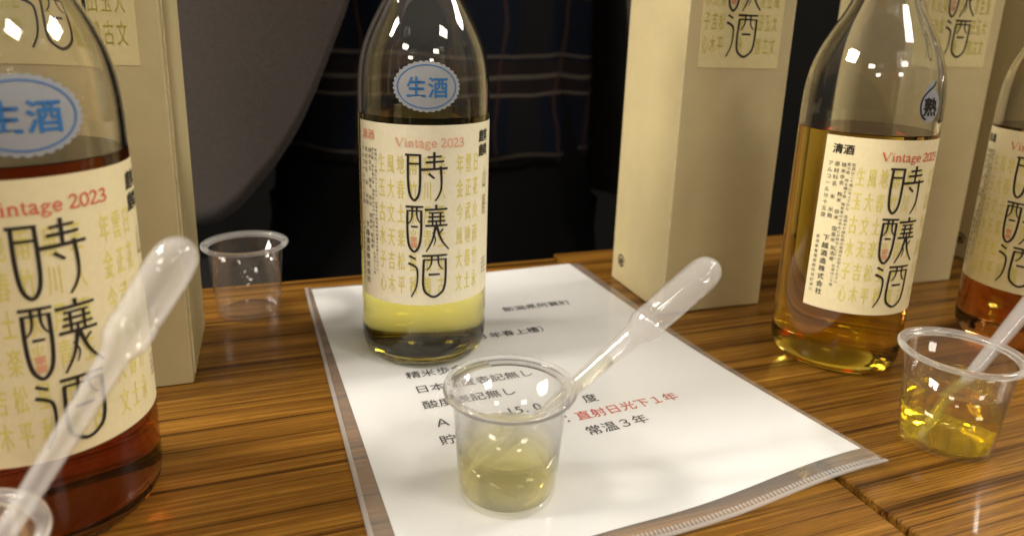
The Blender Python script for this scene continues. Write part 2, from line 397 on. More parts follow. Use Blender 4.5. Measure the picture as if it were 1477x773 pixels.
# ------------------------------------------------------------------ label artwork
KANJI = {  # strokes in (x, y) of a 290 x 660 grid, y downwards
    '時': [([(50, 101), (118, 101)], 8), ([(62, 101), (61, 180), (64, 245), (72, 280), (88, 296), (103, 280), (111, 245), (113, 180), (112, 101)], 9), ([(64, 138), (110, 138)], 7),
          ([(172, 88), (172, 162)], 9), ([(144, 110), (204, 106)], 7), ([(136, 132), (214, 128)], 8), ([(118, 163), (230, 158)], 9), ([(148, 180), (173, 201)], 8),
          ([(199, 150), (203, 200), (202, 245), (192, 275), (176, 300)], 9)],
    '釀': [([(50, 325), (126, 325)], 8), ([(58, 340), (57, 420), (60, 475), (68, 508), (86, 526), (104, 508), (113, 475), (117, 420), (117, 340)], 9), ([(56, 343), (119, 343)], 6),
          ([(78, 325), (78, 360), (73, 385), (62, 400)], 7), ([(98, 325), (98, 360), (103, 382), (113, 396)], 7), ([(73, 413), (102, 413)], 7),
          ([(181, 316), (181, 336)], 9), ([(132, 338), (230, 336)], 8), ([(150, 352), (212, 352)], 6), ([(148, 370), (216, 370)], 7), ([(144, 389), (221, 389)], 7), ([(134, 409), (231, 409)], 8),
          ([(165, 352), (165, 409)], 7), ([(199, 352), (199, 409)], 7), ([(181, 389), (181, 430)], 6),
          ([(178, 410), (171, 450), (160, 485), (138, 526)], 9), ([(166, 440), (178, 470), (170, 500)], 5), ([(184, 412), (196, 455), (212, 487), (238, 520)], 9), ([(212, 425), (194, 445)], 6)],
    '酒': [([(64, 546), (92, 560)], 8), ([(60, 580), (84, 590), (98, 606), (100, 650), (93, 695), (72, 737)], 9),
          ([(120, 545), (230, 545)], 8), ([(128, 562), (125, 630), (125, 680), (135, 715), (172, 737), (208, 715), (221, 680), (224, 630), (224, 562)], 9), ([(126, 564), (226, 564)], 6),
          ([(162, 545), (161, 575), (154, 595), (140, 612)], 7), ([(190, 545), (191, 575), (197, 595), (212, 610)], 7), ([(148, 632), (198, 632)], 8)],
}
SER = {  # serif letters: strokes (points, width); x-height .46, capitals .68
    'V': (.70, [([(.02, .68), (.31, 0)], .10), ([(.31, .0), (.60, .68)], .04), ([(-.05, .67), (.16, .67)], .03), ([(.50, .67), (.70, .67)], .03)]),
    'i': (.30, [([(.14, .44), (.14, 0)], .09), ([(.04, .44), (.14, .44)], .03), ([(.03, .015), (.26, .015)], .03), ([(.10, .60), (.18, .60)], .08)]),
    'n': (.53, [([(.11, .44), (.11, 0)], .09), ([(.02, .44), (.11, .44)], .03), ([(.01, .015), (.22, .015)], .03), ([(.12, .36), (.25, .44), (.37, .38), (.39, .25), (.39, 0)], .08), ([(.30, .015), (.50, .015)], .03)]),
    't': (.32, [([(.13, .60), (.13, .15), (.18, .02), (.30, .05)], .08), ([(.02, .44), (.28, .44)], .035)]),
    'a': (.48, [([(.06, .35), (.13, .45), (.28, .43), (.31, .30), (.31, .08), (.35, .01), (.43, .04)], .08), ([(.31, .27), (.13, .20), (.06, .11), (.14, .01), (.31, .08)], .065)]),
    'g': (.50, [([(.36, .32), (.22, .44), (.08, .31), (.20, .17), (.36, .32)], .065), ([(.34, .40), (.47, .42)], .05), ([(.16, .17), (.08, .08), (.22, .02), (.38, -.02), (.40, -.12), (.22, -.20), (.05, -.13), (.10, -.02), (.2, .02)], .06)]),
    'e': (.46, [([(.07, .24), (.39, .24), (.36, .38), (.23, .45), (.09, .35), (.06, .20), (.13, .05), (.27, .01), (.40, .10)], .07)]),
    ' ': (.28, []),
    '2': (.52, [([(.05, .52), (.12, .65), (.27, .66), (.37, .54), (.32, .36), (.05, .03)], .075), ([(.05, .03), (.43, .03), (.46, .14)], .07)]),
    '0': (.52, [([(.25, .66), (.10, .55), (.05, .34), (.10, .12), (.25, .01), (.40, .12), (.45, .34), (.40, .55), (.25, .66)], .075)]),
    '3': (.52, [([(.06, .55), (.16, .66), (.31, .64), (.37, .52), (.29, .39), (.18, .35), (.33, .31), (.42, .18), (.33, .04), (.17, .01), (.05, .09)], .075)]),
}
ART_H = 98.2
def art_main(f, u0=0.0, k=1 / 8.15, top=14.0):
    for ch in '時釀酒':
        for pts, w in KANJI[ch]:
            q = [((x - 146) * k + u0, -top - (y - 90) * k) for x, y in pts]
            n = len(q)
            if n > 4 and q[0][1] > q[n // 2][1] and abs(q[0][1] - q[-1][1]) < 1.5:   # closed bowl
                f.stroke(q, w * k * 1.14)
            elif n == 2:
                f.stroke([(*q[0], w * k * 1.22), (*q[1], w * k * 1.0)], w * k)
            else:
                f.stroke([(*p, w * k * (1.22 - 0.55 * i / (n - 1))) for i, p in enumerate(q)], w * k)
SEALCH = '春花秋月山水風雲松竹梅鶴壽福天地日星川米古今喜楽雨里田人心文武和光泉石玉金木土火白青王子大正平永安長生年吉'
def art_grid(f, cols, rows, u_of, v0, pitch, w, h, bold=0.07, skip=lambda c, r: False):
    i = 3
    for c in range(cols):
        for r in range(rows):
            i += 7
            if skip(c, r): continue
            f.glyph(SEALCH[(i * 5 + c * 11 + r * 3) % len(SEALCH)], u_of(c), -v0 - r * pitch - h, w, h, bold)
def art_serif(f, s, x, y, size):
    for ch in s:
        adv, st = SER[ch]
        for pts, w in st: f.stroke([(x + p[0] * size, y + p[1] * size) for p in pts], w * size * 1.1, n=4)
        x += adv * size
    return x
def put_label_art(lab, fn, vintage='red', maker='ink', full=True):
    f = Flat(); art_grid(f, 9, 6, (lambda c: (-28.0 + 5.7 * c) if c < 3 else (-10 + 7.5 * (c - 3) if c < 6 else 15.5 + 5.7 * (c - 6))), 14.8, 13.2, 4.3, 11.0)
    f.build('seal_script_pattern', 'yellow', lab, lambda u, v: fn(u, v, 0))
    f = Flat(); art_main(f); f.build('brush_title', 'ink', lab, lambda u, v: fn(u, v, 1))
    f = Flat(); f.text('麒麟', -9.0, -62.0, 3.0, True, 1.1, 0.12); f.build('red_stamp', 'palered', lab, lambda u, v: fn(u, v, 1))
    if not full: return
    f = Flat(); art_serif(f, 'Vintage 2023', -17.0, -11.3, 6.6); f.build('vintage_lettering', vintage, lab, lambda u, v: fn(u, v, 1))
    f = Flat(); f.text('清酒', -41.8, -9.4, 5.6, False, 1.0, 0.1); f.build('class_lettering', 'palered' if vintage == 'palered' else 'ink', lab, lambda u, v: fn(u, v, 1))
    f = Flat()
    f.text('下越酒造株式会社', -40.0, -58.5, 3.7, True, 1.22, 0.05)
    f.text('新潟県東蒲原郡阿賀町津川', -43.8, -58, 2.2, True, 1.3)
    f.text('アルコール分十五度', -43.2, -16.5, 2.9, True, 1.25); f.text('原材料名　米　米麹', -39.6, -16.5, 2.9, True, 1.25)
    f.text('精米歩合　麹米　掛米　国産米', -36.0, -16.5, 2.7, True, 1.2); f.text('製造者', -35.2, -63, 2.6, True, 1.2)
    for k, s in enumerate(('要冷蔵　時を醸す酒　開栓後はお早めにお飲みください　お酒は二十歳', '飲酒は二十歳になってから　妊娠中や授乳期の飲酒はお控えください')):
        f.text(s, -32.6 + 2.4 * k - 0.6, -15.5, 1.9, True, 1.16)
    f.build('small_print', 'greyink', lab, lambda u, v: fn(u, v, 1))
    f = Flat(); f.glyph('麒', 31.2, -10.6, 10.0, 7.2, .12); f.glyph('麟', 31.2, -18.4, 10.0, 7.2, .12); f.build('brewery_lettering', 'ink', lab, lambda u, v: fn(u, v, 1))
    f = Flat()
    for k, ch in enumerate('山廃'): f.glyph(ch, 36.0, -37 - k * 15, 5.2, 13)
    f.build('side_lettering', 'olive', lab, lambda u, v: fn(u, v, 1))
    f = Flat()
    for k in range(3): f.text('内容量詰', 36.5 + 2.2 * k, -79, 1.9, True, 1.3)
    f.build('volume_lettering', 'greyink', lab, lambda u, v: fn(u, v, 1))

# ------------------------------------------------------------------ bottles
OUT = [(0, 3.4), (10, 3.0), (20, 1.6), (25.5, .3), (28.5, 0), (31.2, .7), (33.8, 2.8), (35.6, 6.2), (36.3, 10.5), (36.4, 16), (36.4, 60), (36.4, 110), (36.4, 142), (36.3, 152), (35.9, 160), (34.9, 168), (33.0, 176), (29.8, 184.5),
       (25.6, 193), (21.5, 200.5), (18.4, 207), (16.3, 214), (15.1, 222), (14.5, 234), (14.2, 250), (14.0, 268), (14.2, 285), (14.2, 292)]
OUTS = [OUT[0]] + [p for p in smooth_curve(OUT[1:], 3)]
def inner(pts, t=2.0, base=4.6):
    q = []
    for r, z in pts:
        if z < 14 and r < 35.5 and z < 9: continue
        q.append((r - t, z))
    q = [(0, 5.6), (8, 5.4), (15, 4.7), (21, 3.6), (26, 2.9), (29.5, 3.4), (31.8, 5.0), (33.4, 7.8), (34.1, 11)] + [p for p in q if p[1] > 13]
    return q
INN = inner(OUTS)
def r_out(z):
    z *= 1000
    for (r0, z0), (r1, z1) in zip(OUTS[12:], OUTS[13:]):
        if z0 <= z <= z1: return (r0 + (r1 - r0) * (z - z0) / max(1e-9, z1 - z0)) / 1000
    return .0364
R_B, Z_T, Z_B = .0364, .1376, .0394
def bottle(x, y, theta, level, liq, label, seal=None, vintage='red', seal_ang=0):
    """theta: how far the title is turned to the right of the viewer"""
    face = math.atan2(-y, -x)            # towards the camera
    b = empty('sake_bottle', (x, y, Z0), face + math.pi / 2 + math.radians(theta))
    # glass: outer wall and the dry part of the inner wall; below the level the liquid's own surface is the inner wall
    rl = r_out(level) * 1000 - 2.0; lv = level * 1000
    dry = [(rl, lv)] + [p for p in INN if p[1] > lv + .5]; wet = [p for p in INN if p[1] < lv - .6]
    V, F = lathe([(r / 1000, z / 1000) for r, z in OUTS + dry[::-1]], 96)
    mesh_obj('glass_body', V, F, 'glass', b, True)
    prof = wet + [(rl, lv - .55), (rl, lv), (rl - .7, lv - .05), (rl - 2, lv - .08), (0, lv - .08)]
    V, F = lathe([(r / 1000, z / 1000) for r, z in prof], 96)
    sk_ = mesh_obj('sake', V, F, liq, b, True); top = len(prof) - 4
    for pl in sk_.data.polygons:
        if pl.center.z > level - .0003: pl.use_smooth = False
    V, F = lathe([(0, .2935), (.0142, .2935), (.0152, .2928), (.0155, .2925), (.0155, .272), (.0150, .271), (.0143, .271)][::-1], 48)
    mesh_obj('screw_cap', V, F, 'cap', b, True)
    # label wrapped on the cylinder; local -Y faces the viewer
    def fn(u, v, lift):
        a = u / 1000 / R_B; r = R_B + .00018 + .00016 * lift + .00006 * (lift > 0)
        return (r * math.sin(a), -r * math.cos(a), Z_T + v / 1000)
    U0, U1, n = -46.0, 60.0, 60
    V, F = [], []
    for j in range(2):
        for i in range(n + 1): V.append(fn(U0 + (U1 - U0) * i / n, -ART_H * j, -.5))
    F = [(i, i + 1, n + 2 + i, n + 1 + i) for i in range(n)]
    lab = mesh_obj('label', V, F, 'labelw' if vintage == 'palered' else 'label', b, True)
    put_label_art(lab, fn, vintage)
    if seal:
        ca = math.radians(seal_ang)
        def sn(u, v, lift):
            z = .1570 + v / 1000; a = ca + u / 1000 / .0364; r = r_out(z) + .00015 + .0002 * lift
            return (r * math.sin(a), -r * math.cos(a), z)
        f = Flat()
        if seal == '生酒':
            f.disc(0, 0, 16.8, 12.2, 272, 34, .06); st = f.build('seal_sticker', 'sticker', b, lambda u, v: sn(u, v, 0))
            st['label'] = 'scalloped white oval sticker with blue lettering'
            f = Flat(); f.stroke([(15.2 * math.cos(t * math.pi / 32), 10.8 * math.sin(t * math.pi / 32)) for t in range(65)], .55, n=2); f.build('ring', 'blue', st, lambda u, v: sn(u, v, 1))
            f = Flat(); f.glyph('生', -10.6, -5.4, 10.5, 11, .22); f.glyph('酒', .6, -5.4, 10.5, 11, .22); f.build('lettering', 'blue', st, lambda u, v: sn(u, v, 1))
        else:
            f.disc(0, -1.5, 7.2, 8.6, 48); f.stroke([(-1, 5, 8), (.5, 9, 4.5), (2.4, 11.6, 1.2)], 4); st = f.build('seal_sticker', 'sticker', b, lambda u, v: sn(u, v, 0))
            st['label'] = 'white drop shaped sticker with a black brush character'
            f = Flat(); f.glyph('熟', -4.8, -6.6, 10, 10, .3)
            f.stroke([(2.8, 11), (1.2, 8.5), (-2.5, 6.0), (-5.6, 2.5), (-6.4, -2), (-5.0, -6.5), (-2, -8.6)], .9); f.build('lettering', 'ink', st, lambda u, v: sn(u, v, 1))
    tag(b, label, 'bottle', 'sake bottles standing along the table')
    return b
Z0 = 0.0
bottle(-.1754, .2389, 11, .1415, 'l_dark', 'dark amber sake bottle with blue oval sticker, at the left frame edge', '生酒', seal_ang=-4)
bottle(.2013, .3997, 42, .1395, 'l_amber', 'golden amber sake bottle with black drop sticker, its label turned to the right', '熟', seal_ang=8)
bottle(.3380, .4312, -12, .1392, 'l_red', 'reddish amber sake bottle cut off at the right frame edge')
Z0 = .0010
bottle(-.0508, .3908, 3, .1408, 'l_pale', 'pale yellow sake bottle with blue oval sticker standing on the white sheet', '生酒', 'palered', seal_ang=-1)
Z0 = 0.0

# ------------------------------------------------------------------ gift boxes
BW, BD, BH = .080, .078, .305
def gift_box(x, y, ang, label, lab_bottom=.1665):
    """x, y: front left corner on the table"""
    b = empty('gift_box', (x, y, 0), ang)
    bm = box_bm(0, BW, 0, BD, .0003, BH, .0011, 3)
    bmesh.ops.subdivide_edges(bm, edges=[e for e in bm.edges if e.calc_length() > .02], cuts=7, use_grid_fill=True)
    for v in bm.verts:
        fx, fy, fz = (v.co.x / BW) * 2 - 1, (v.co.y / BD) * 2 - 1, v.co.z / BH
        w = (1 - min(1, abs(fx) ** 4)) * (1 - min(1, abs(fz * 2 - 1) ** 4)); w2 = (1 - min(1, abs(fy) ** 4)) * (1 - min(1, abs(fz * 2 - 1) ** 4))
        if abs(fy) > .98 and fy > 0: v.co.y += .0008 * w
        if abs(fx) > .98: v.co.x += math.copysign(.0007, fx) * w2 * (.6 + .4 * math.sin(fz * 5 + x * 40))
    bm_obj('carton', bm, 'box', b, False)
    bm_obj('tuck_flap', box_bm(.002, BW - .002, .001, BD - .012, BH + .0002, BH + .0010, .0003, 1), 'box', b)
    bm_obj('glue_flap', box_bm(BW - .0002, BW + .00085, .0042, .0175, .004, BH - .004, .0002, 1), 'box', b)
    x0, x1, z0, z1 = .0095, .0095 + .0605, lab_bottom, lab_bottom + .112
    bm2 = box_bm(x0, x1, -.00035, .0002, z0, z1)
    lab = bm_obj('box_label', bm2, 'boxlabel', b)
    k = 1.09; xc = (x0 + x1) / 2
    def fn(u, v, lift): return (xc + (u - 0.5) * k / 1000, -.00045 - .0002 * lift, z1 + v * k / 1000 - .003)
    f = Flat(); art_grid(f, 7, 6, (lambda c: -26 + 5.0 * c if c < 3 else (-2.2 if c == 3 else 10.5 + 5.0 * (c - 4))), 14.8, 13.2, 4.2, 11.0)
    f.build('seal_script_pattern', 'yellow', lab, lambda u, v: fn(u, v, 0))
    f = Flat(); art_main(f); f.build('brush_title', 'ink', lab, lambda u, v: fn(u, v, 1))
    f = Flat(); f.text('麒麟', -9.0, -60.0, 3.4, True, 1.1, 0.25); f.build('red_stamp', 'palered', lab, lambda u, v: fn(u, v, 1))
    # recycling mark low on the left side, near the back edge
    f = Flat()
    f.stroke([(4.3 * math.cos(t * math.pi / 20 + .5), 4.3 * math.sin(t * math.pi / 20 + .5)) for t in range(0, 35)], 1.3, n=2)
    f.glyph('紙', -2.5, -2.7, 5.2, 5.2, .22)
    f.stroke([(4.5, 1.5), (3.0, -.3)], 1.0); f.stroke([(4.0, 1.8), (5.5, .3)], 1.0)
    f.build('recycling_mark', 'ink', b, lambda u, v: (-.0002, .0635 - u / 1000, .0185 + v / 1000))
    tag(b, label, 'box', 'beige gift boxes behind the bottles')
    return b
GA = math.radians(19.5)
cL = Vector((-.166, .334, 0)) - Vector((math.cos(GA), math.sin(GA), 0)) * BW
gift_box(cL.x, cL.y, GA, 'beige carton gift box behind the dark amber bottle at the left edge', .1655)
gift_box(.1055, .449, math.radians(18.8), 'beige carton gift box right of the white sheet, its cream side lit', .1675)
cR = Vector((.3595, .5405, 0)) - Vector((math.cos(math.radians(17)), math.sin(math.radians(17)), 0)) * BW
gift_box(cR.x, cR.y, math.radians(17), 'beige carton gift box behind the golden amber bottle', .1705)
gift_box(.425, .545, math.radians(19), 'shadowed beige gift box behind the reddish bottle at the right edge', .1680)

# ------------------------------------------------------------------ clear file with the printed sheet
FA = math.radians(21.4); FO = Vector((-.0365, .1885, 0)); FW, FL = .2195, .3045
fu = Vector((math.cos(FA), math.sin(FA), 0)); fv = Vector((-math.sin(FA), math.cos(FA), 0))
def lift_z(u, v):
    a = max(0, min(1, (u - .105) / .115)); c = max(0, min(1, (.17 - v) / .17))
    z = .0095 * a * a * (3 - 2 * a) * c ** 1.6
    z += .0006 * (1 + math.sin(u * 70 + 1.0) * math.cos(v * 45)) * max(0, min(1, (.14 - v) / .1)) * .6
    d = max(0, min(1, (v - .275) / .03)) * max(0, min(1, (.05 - u) / .05)); z += .0015 * d
    return z
def sheet(name, u0, u1, v0, v1, z, m, parent=None, nu=44, nv=60, rot=0, thick=0):
    V, F = [], []
    c, s = math.cos(rot), math.sin(rot)
    for j in range(nv + 1):
        for i in range(nu + 1):
            a, b = u0 + (u1 - u0) * i / nu, v0 + (v1 - v0) * j / nv
            a2, b2 = u0 + (a - u0) * c - (b - v0) * s, v0 + (a - u0) * s + (b - v0) * c
            p = FO + fu * a2 + fv * b2; V.append((p.x, p.y, lift_z(a2, b2) + z))
    for j in range(nv):
        for i in range(nu):
            k = j * (nu + 1) + i; F.append((k, k + 1, k + nu + 2, k + nu + 1))
    return mesh_obj(name, V, F, m, parent, True)
fe = empty('clear_file', (0, 0, 0)); tag(fe, 'clear plastic file holder with a ridged sealed edge, lying under the pale bottle', 'file holder')
sheet('back_film', 0, FW, 0, FL, .0003, 'file', fe)
sheet('front_film', .0002, FW - .0002, .0002, FL - .0005, .0009, 'file', fe)
# welded front edge: a flat strip plus small teeth, and a folded left edge
V, F = [], []
def tooth(u0, u1, v0, v1, h):
    b = len(V)
    for (a, c, zz) in ((u0, v0, 0), (u1, v0, 0), (u1, v1, 0), (u0, v1, 0), (u0 + .0003, v0 + .0003, h), (u1 - .0003, v0 + .0003, h), (u1 - .0003, v1 - .0003, h), (u0 + .0003, v1 - .0003, h)):
        p = FO + fu * a + fv * c; V.append((p.x, p.y, lift_z(a, c) + .0010 + zz))
    F.extend([(b + 4, b + 5, b + 6, b + 7), (b, b + 1, b + 5, b + 4), (b + 1, b + 2, b + 6, b + 5), (b + 2, b + 3, b + 7, b + 6), (b + 3, b, b + 4, b + 7)])
u = .001
while u < FW - .002:
    tooth(u, u + .0011, .0016, .0040, .0005); u += .0019
so = mesh_obj('seam_teeth', V, F, 'seam', fe); so['kind'] = 'stuff'
V, F = [], []
for i in range(61):
    for vv, zz in ((.0, .0002), (-.0006, .0006), (.0, .0011), (.0014, .0011)):
        a = FW * i / 60; p = FO + fu * a + fv * vv; V.append((p.x, p.y, lift_z(a, max(0, vv)) + zz))
for i in range(60):
    for k in range(3): F.append((4 * i + k, 4 * i + 4 + k, 4 * i + 5 + k, 4 * i + 1 + k))
mesh_obj('sealed_edge', V, F, 'seam', fe, True)
V, F = [], []
for i in range(61):
    for uu, zz in ((.0, .0002), (-.0006, .0006), (.0, .0011), (.0016, .0011)):
        b_ = FL * i / 60; p = FO + fu * uu + fv * b_; V.append((p.x, p.y, lift_z(max(0, uu), b_) + zz))
for i in range(60):
    for k in range(3): F.append((4 * i + k, 4 * i + 1 + k, 4 * i + 5 + k, 4 * i + 4 + k))
mesh_obj('folded_edge', V, F, 'seam', fe, True)

PR = math.radians(1.1)
sh = sheet('paper_sheet', .0098, .0098 + .2075, .0085, .0085 + .2935, .0005, 'paper', None, rot=PR)
tag(sh, 'white printed sheet with black and red Japanese text inside the clear file', 'paper')
DIR = FA + PR - math.radians(1.2)
def on_sheet(x, y):
    p = Vector((x, y, 0)) - FO; a, b = p.dot(fu), p.dot(fv); return lift_z(a, b)
def line(start, s, m, name, size=8.5, pitch=1.0, back=0):
    f = Flat(); f.text(s, -back * size, 0, size, False, pitch, 0.07)
    dx, dy = math.cos(DIR), math.sin(DIR)
    def fn(u, v):
        x = (start[0] + u * dx - v * dy) / 1000; y = (start[1] + u * dy + v * dx) / 1000
        return (x, y, on_sheet(x, y) + .00065)
    f.build(name, m, sh, fn)
line((-3, 443.5), '新潟県阿賀町', 'ink', 'printed_line')
line((-18.4, 398), '（令和３年春上槽）', 'ink', 'printed_line', back=3)
line((-54.5, 345.2), '精米歩合表記無し', 'ink', 'printed_line')
line((-47.5, 330.0), '日本酒度表記無し', 'ink', 'printed_line')
line((-41.2, 314.8), '酸度表記無し', 'ink', 'printed_line')
line((-33.5, 297.7), 'Ａ', 'ink', 'printed_line', 9)
line((1.5, 311.0), '15.0', 'ink', 'printed_line', 9)
line((41.5, 325.5), '度', 'ink', 'printed_line')
line((-29, 283.4), '貯蔵', 'ink', 'printed_line')
line((30.0, 306.2), '：', 'ink', 'printed_line')
line((36.5, 308.6), '直射日光下１年', 'red', 'red_printed_line')
line((40.6, 298.0 - 2.5), '常温３年', 'ink', 'printed_line')

# ------------------------------------------------------------------ tasting cups
CR, CH, CB = 27.2, 44.7, 19.8
COUT = [(0, 1.6), (10, 1.6), (16.5, 1.5), (17.6, .4), (18.6, 0), (19.4, .3), (19.8, 1.2), (20.15, 4.0), (23.4, 44.8)]
CRIM = [(23.4, 44.8), (24.0, 45.9), (25.2, 46.4), (26.6, 46.0), (27.1, 46.9), (26.8, 48.0), (25.1, 48.5), (23.6, 47.8), (22.85, 46.2), (22.8, 44.8)]
CIN = [(22.8, 44.8), (19.5, 5.0), (19.0, 3.0), (18.0, 2.3), (10, 2.25), (0, 2.25)]
_cup = None
def cup(x, y, z, label, level=None, liq=None, rim_scale=1.0):
    global _cup
    c = empty('tasting_cup', (x, y, z), random.uniform(0, 6))
    if _cup is None:
        V, F = lathe([(r / 1000, zz / 1000) for r, zz in COUT + CIN], 80)
        V2, F2 = lathe([(r / 1000, zz / 1000) for r, zz in CRIM], 80, True)
        _cup = [mesh_obj('cup_wall', V, F, 'cupwall', c, True), mesh_obj('rim', V2, F2, 'cuprim', c, True)]
    else:
        for q in _cup:
            g = q.copy(); C.objects.link(g); g.parent = c
    if level:
        rl = 19.5 + (level - 5) * (22.8 - 19.5) / 39.8 + .08
        P = [(0, 2.17), (10, 2.17), (18.05, 2.22), (19.08, 2.95), (19.58, 5.0), (rl, level + .9), (rl - .5, level + .35), (rl - 1.4, level), (rl - 3.5, level - .1), (0, level - .1)]
        V, F = lathe([(r / 1000, zz / 1000) for r, zz in P], 80)
        mesh_obj('sake', V, F, liq, c, True)
    tag(c, label, 'cup', 'small clear plastic tasting cups')
    return c
cup(.0015, .2538, .0010, 'clear tasting cup of pale sake on the white sheet, in the middle', 22.5, 'c_pale')
cup(-.1736, .4335, 0, 'empty clear tasting cup at the back of the left table')
cup(.2143, .3031, 0, 'clear tasting cup of golden sake on the bare wood at the right', 31.0, 'c_yellow')
cup(-.1520, .1555, 0, 'clear tasting cup cut off at the bottom left corner', 16, 'l_amber')

# ------------------------------------------------------------------ transfer pipettes
def tube(path, prof, seg=24):
    V, F = [], []
    d = (path[1] - path[0]).normalized(); a = d.orthogonal().normalized(); b = d.cross(a)
    for t, r in prof:
        p = path[0] + d * t
        if r < 1e-6: V.append(p); continue
        V += [p + (a * math.cos(2 * math.pi * k / seg) + b * math.sin(2 * math.pi * k / seg)) * r for k in range(seg)]
    # every profile here starts and ends with a pole
    n = len(prof) - 2
    for k in range(seg):
        k2 = (k + 1) % seg
        F.append((0, 1 + k2, 1 + k))
        for i in range(n - 1):
            q = 1 + i * seg; F.append((q + k, q + k2, q + seg + k2, q + seg + k))
        F.append((1 + (n - 1) * seg + k, 1 + (n - 1) * seg + k2, len(V) - 1))
    return V, F
def pipette(tip, end, label, fill=None, liq='c_pale', k=1.0, bl=40):
    tip, end = Vector(tip), Vector(end); Ln = (end - tip).length * 1000
    d = (end - tip).normalized()
    p = empty('transfer_pipette', tip)
    P = [(0, 1.7), (12, 2.1), (40, 3.2), (Ln - bl - 26, 4.1), (Ln - bl - 10, 4.5), (Ln - bl - 6, 4.7), (Ln - bl - 4.0, 5.4), (Ln - bl - 1.5, 6.8), (Ln - bl + 2, 7.4), (Ln - bl + 5, 7.35), (Ln - bl + 7, 7.0), (Ln - bl + 9, 7.3),
         (Ln - 14, 7.5), (Ln - 9, 7.4), (Ln - 5, 6.7), (Ln - 2.2, 5.0), (Ln - .4, 2.2)]
    P = [(t, r * k * .94) for t, r in P]
    outp = [(0, P[0][1] - .55)] + smooth_curve(P, 3) + [(Ln, 0)]
    w = .62
    inn = [(t - (0 if t < Ln - 4 else w), max(.25, r - w)) for t, r in outp[1:-1]][::-1]
    # one closed shell: pole at the bulb end outside, then down the inside from the inner pole
    V, F = [], []
    a = d.orthogonal().normalized(); b = d.cross(a); seg = 28
    rows = []
    for t, r in outp[1:] + [(Ln - w, 0)] + inn:
        c0 = d * (t / 1000)
        if r < 1e-6: V.append(c0); rows.append([len(V) - 1])
        else:
            rows.append(list(range(len(V), len(V) + seg)))
            V += [c0 + (a * math.cos(2 * math.pi * q / seg) + b * math.sin(2 * math.pi * q / seg)) * (r / 1000) for q in range(seg)]
    n = len(rows)
    for i in range(n):
        A, B = rows[i], rows[(i + 1) % n]
        if len(A) == 1 and len(B) == 1: continue
        for q in range(seg):
            q2 = (q + 1) % seg
            if len(A) == 1: F.append((A[0], B[q2], B[q]))
            elif len(B) == 1: F.append((A[q], A[q2], B[0]))
            else: F.append((A[q], A[q2], B[q2], B[q]))
    body = mesh_obj('pipette_body', V, F, 'pip', p, True)
    if fill:
        core = [(t, r - w + .06) for t, r in outp[1:-1] if fill[0] <= t <= fill[1]]
        prof = [(core[0][0] - .01, 0)] + core + [(core[-1][0] + .01, 0)]
        Vv, Ff = tube([Vector((0, 0, 0)), d * .001], [(t / 1000, r / 1000) for t, r in prof])
        mesh_obj('sake_inside', Vv, Ff, liq, p, True)
    tag(p, label, 'pipette', 'plastic transfer pipettes in the cups')
pipette((-.0108, .2560, .0075), (.0845, .2705, .0985), 'milky plastic pipette leaning right out of the middle cup', (6, 78))
pipette((-.1620, .1500, .0060), (-.0975, .2005, .1235), 'milky plastic pipette leaning out of the bottom left cup, before the dark bottle', bl=34)
pipette((.1985, .2965, .0055), (.2910, .3395, .0985), 'milky plastic pipette in the golden cup, running out of the right frame edge', (6, 26), 'c_yellow')

# ------------------------------------------------------------------ person standing behind the table
PX, PY = -.10, .88
pr = empty('person', (PX, PY, FLOOR)); tag(pr, 'person standing behind the table in an open charcoal jacket, plaid shirt and black trousers', 'person')
# body: one skinned figure
J = {'pelvis': (0, 0, .90), 'waist': (0, 0, 1.06), 'chest': (0, 0, 1.28), 'neck': (0, -.01, 1.46), 'head0': (0, -.03, 1.55), 'head1': (0, -.035, 1.66),
     'hl': (-.10, 0, .88), 'kl': (-.11, -.02, .48), 'al': (-.11, 0, .08), 'tl': (-.11, -.14, .035), 'hr': (.10, 0, .88), 'kr': (.11, -.02, .48), 'ar': (.11, 0, .08), 'tr': (.11, -.14, .035),
     'sl': (-.19, 0, 1.38), 'el': (-.29, .02, 1.12), 'wl': (-.33, -.03, .88), 'fl': (-.335, -.05, .78), 'sr': (.19, 0, 1.38), 'er': (.29, .02, 1.12), 'wr': (.33, -.03, .88), 'fr': (.335, -.05, .78)}
RAD = {'pelvis': .13, 'waist': .115, 'chest': .13, 'neck': .055, 'head0': .075, 'head1': .085, 'hl': .085, 'kl': .058, 'al': .04, 'tl': .035, 'sl': .06, 'el': .045, 'wl': .03, 'fl': .022}
ED = [('pelvis', 'waist'), ('waist', 'chest'), ('chest', 'neck'), ('neck', 'head0'), ('head0', 'head1'), ('pelvis', 'hl'), ('hl', 'kl'), ('kl', 'al'), ('al', 'tl'), ('pelvis', 'hr'), ('hr', 'kr'), ('kr', 'ar'), ('ar', 'tr'),
      ('chest', 'sl'), ('sl', 'el'), ('el', 'wl'), ('wl', 'fl'), ('chest', 'sr'), ('sr', 'er'), ('er', 'wr'), ('wr', 'fr')]
nm = list(J)
me = bpy.data.meshes.new('body'); me.from_pydata([J[k] for k in nm], [(nm.index(a), nm.index(b)) for a, b in ED], [])
bo = bpy.data.objects.new('body', me); C.objects.link(bo); bo.parent = pr; me.materials.append(MT['skin'])
sk = bo.modifiers.new('skin', 'SKIN'); bo.modifiers.new('sub', 'SUBSURF').render_levels = 1
for i, k in enumerate(nm):
    r = RAD.get(k, RAD.get(k[0] + 'l', .05)); me.skin_vertices[0].data[i].radius = (r, r)
    me.skin_vertices[0].data[i].use_root = (k == 'pelvis')
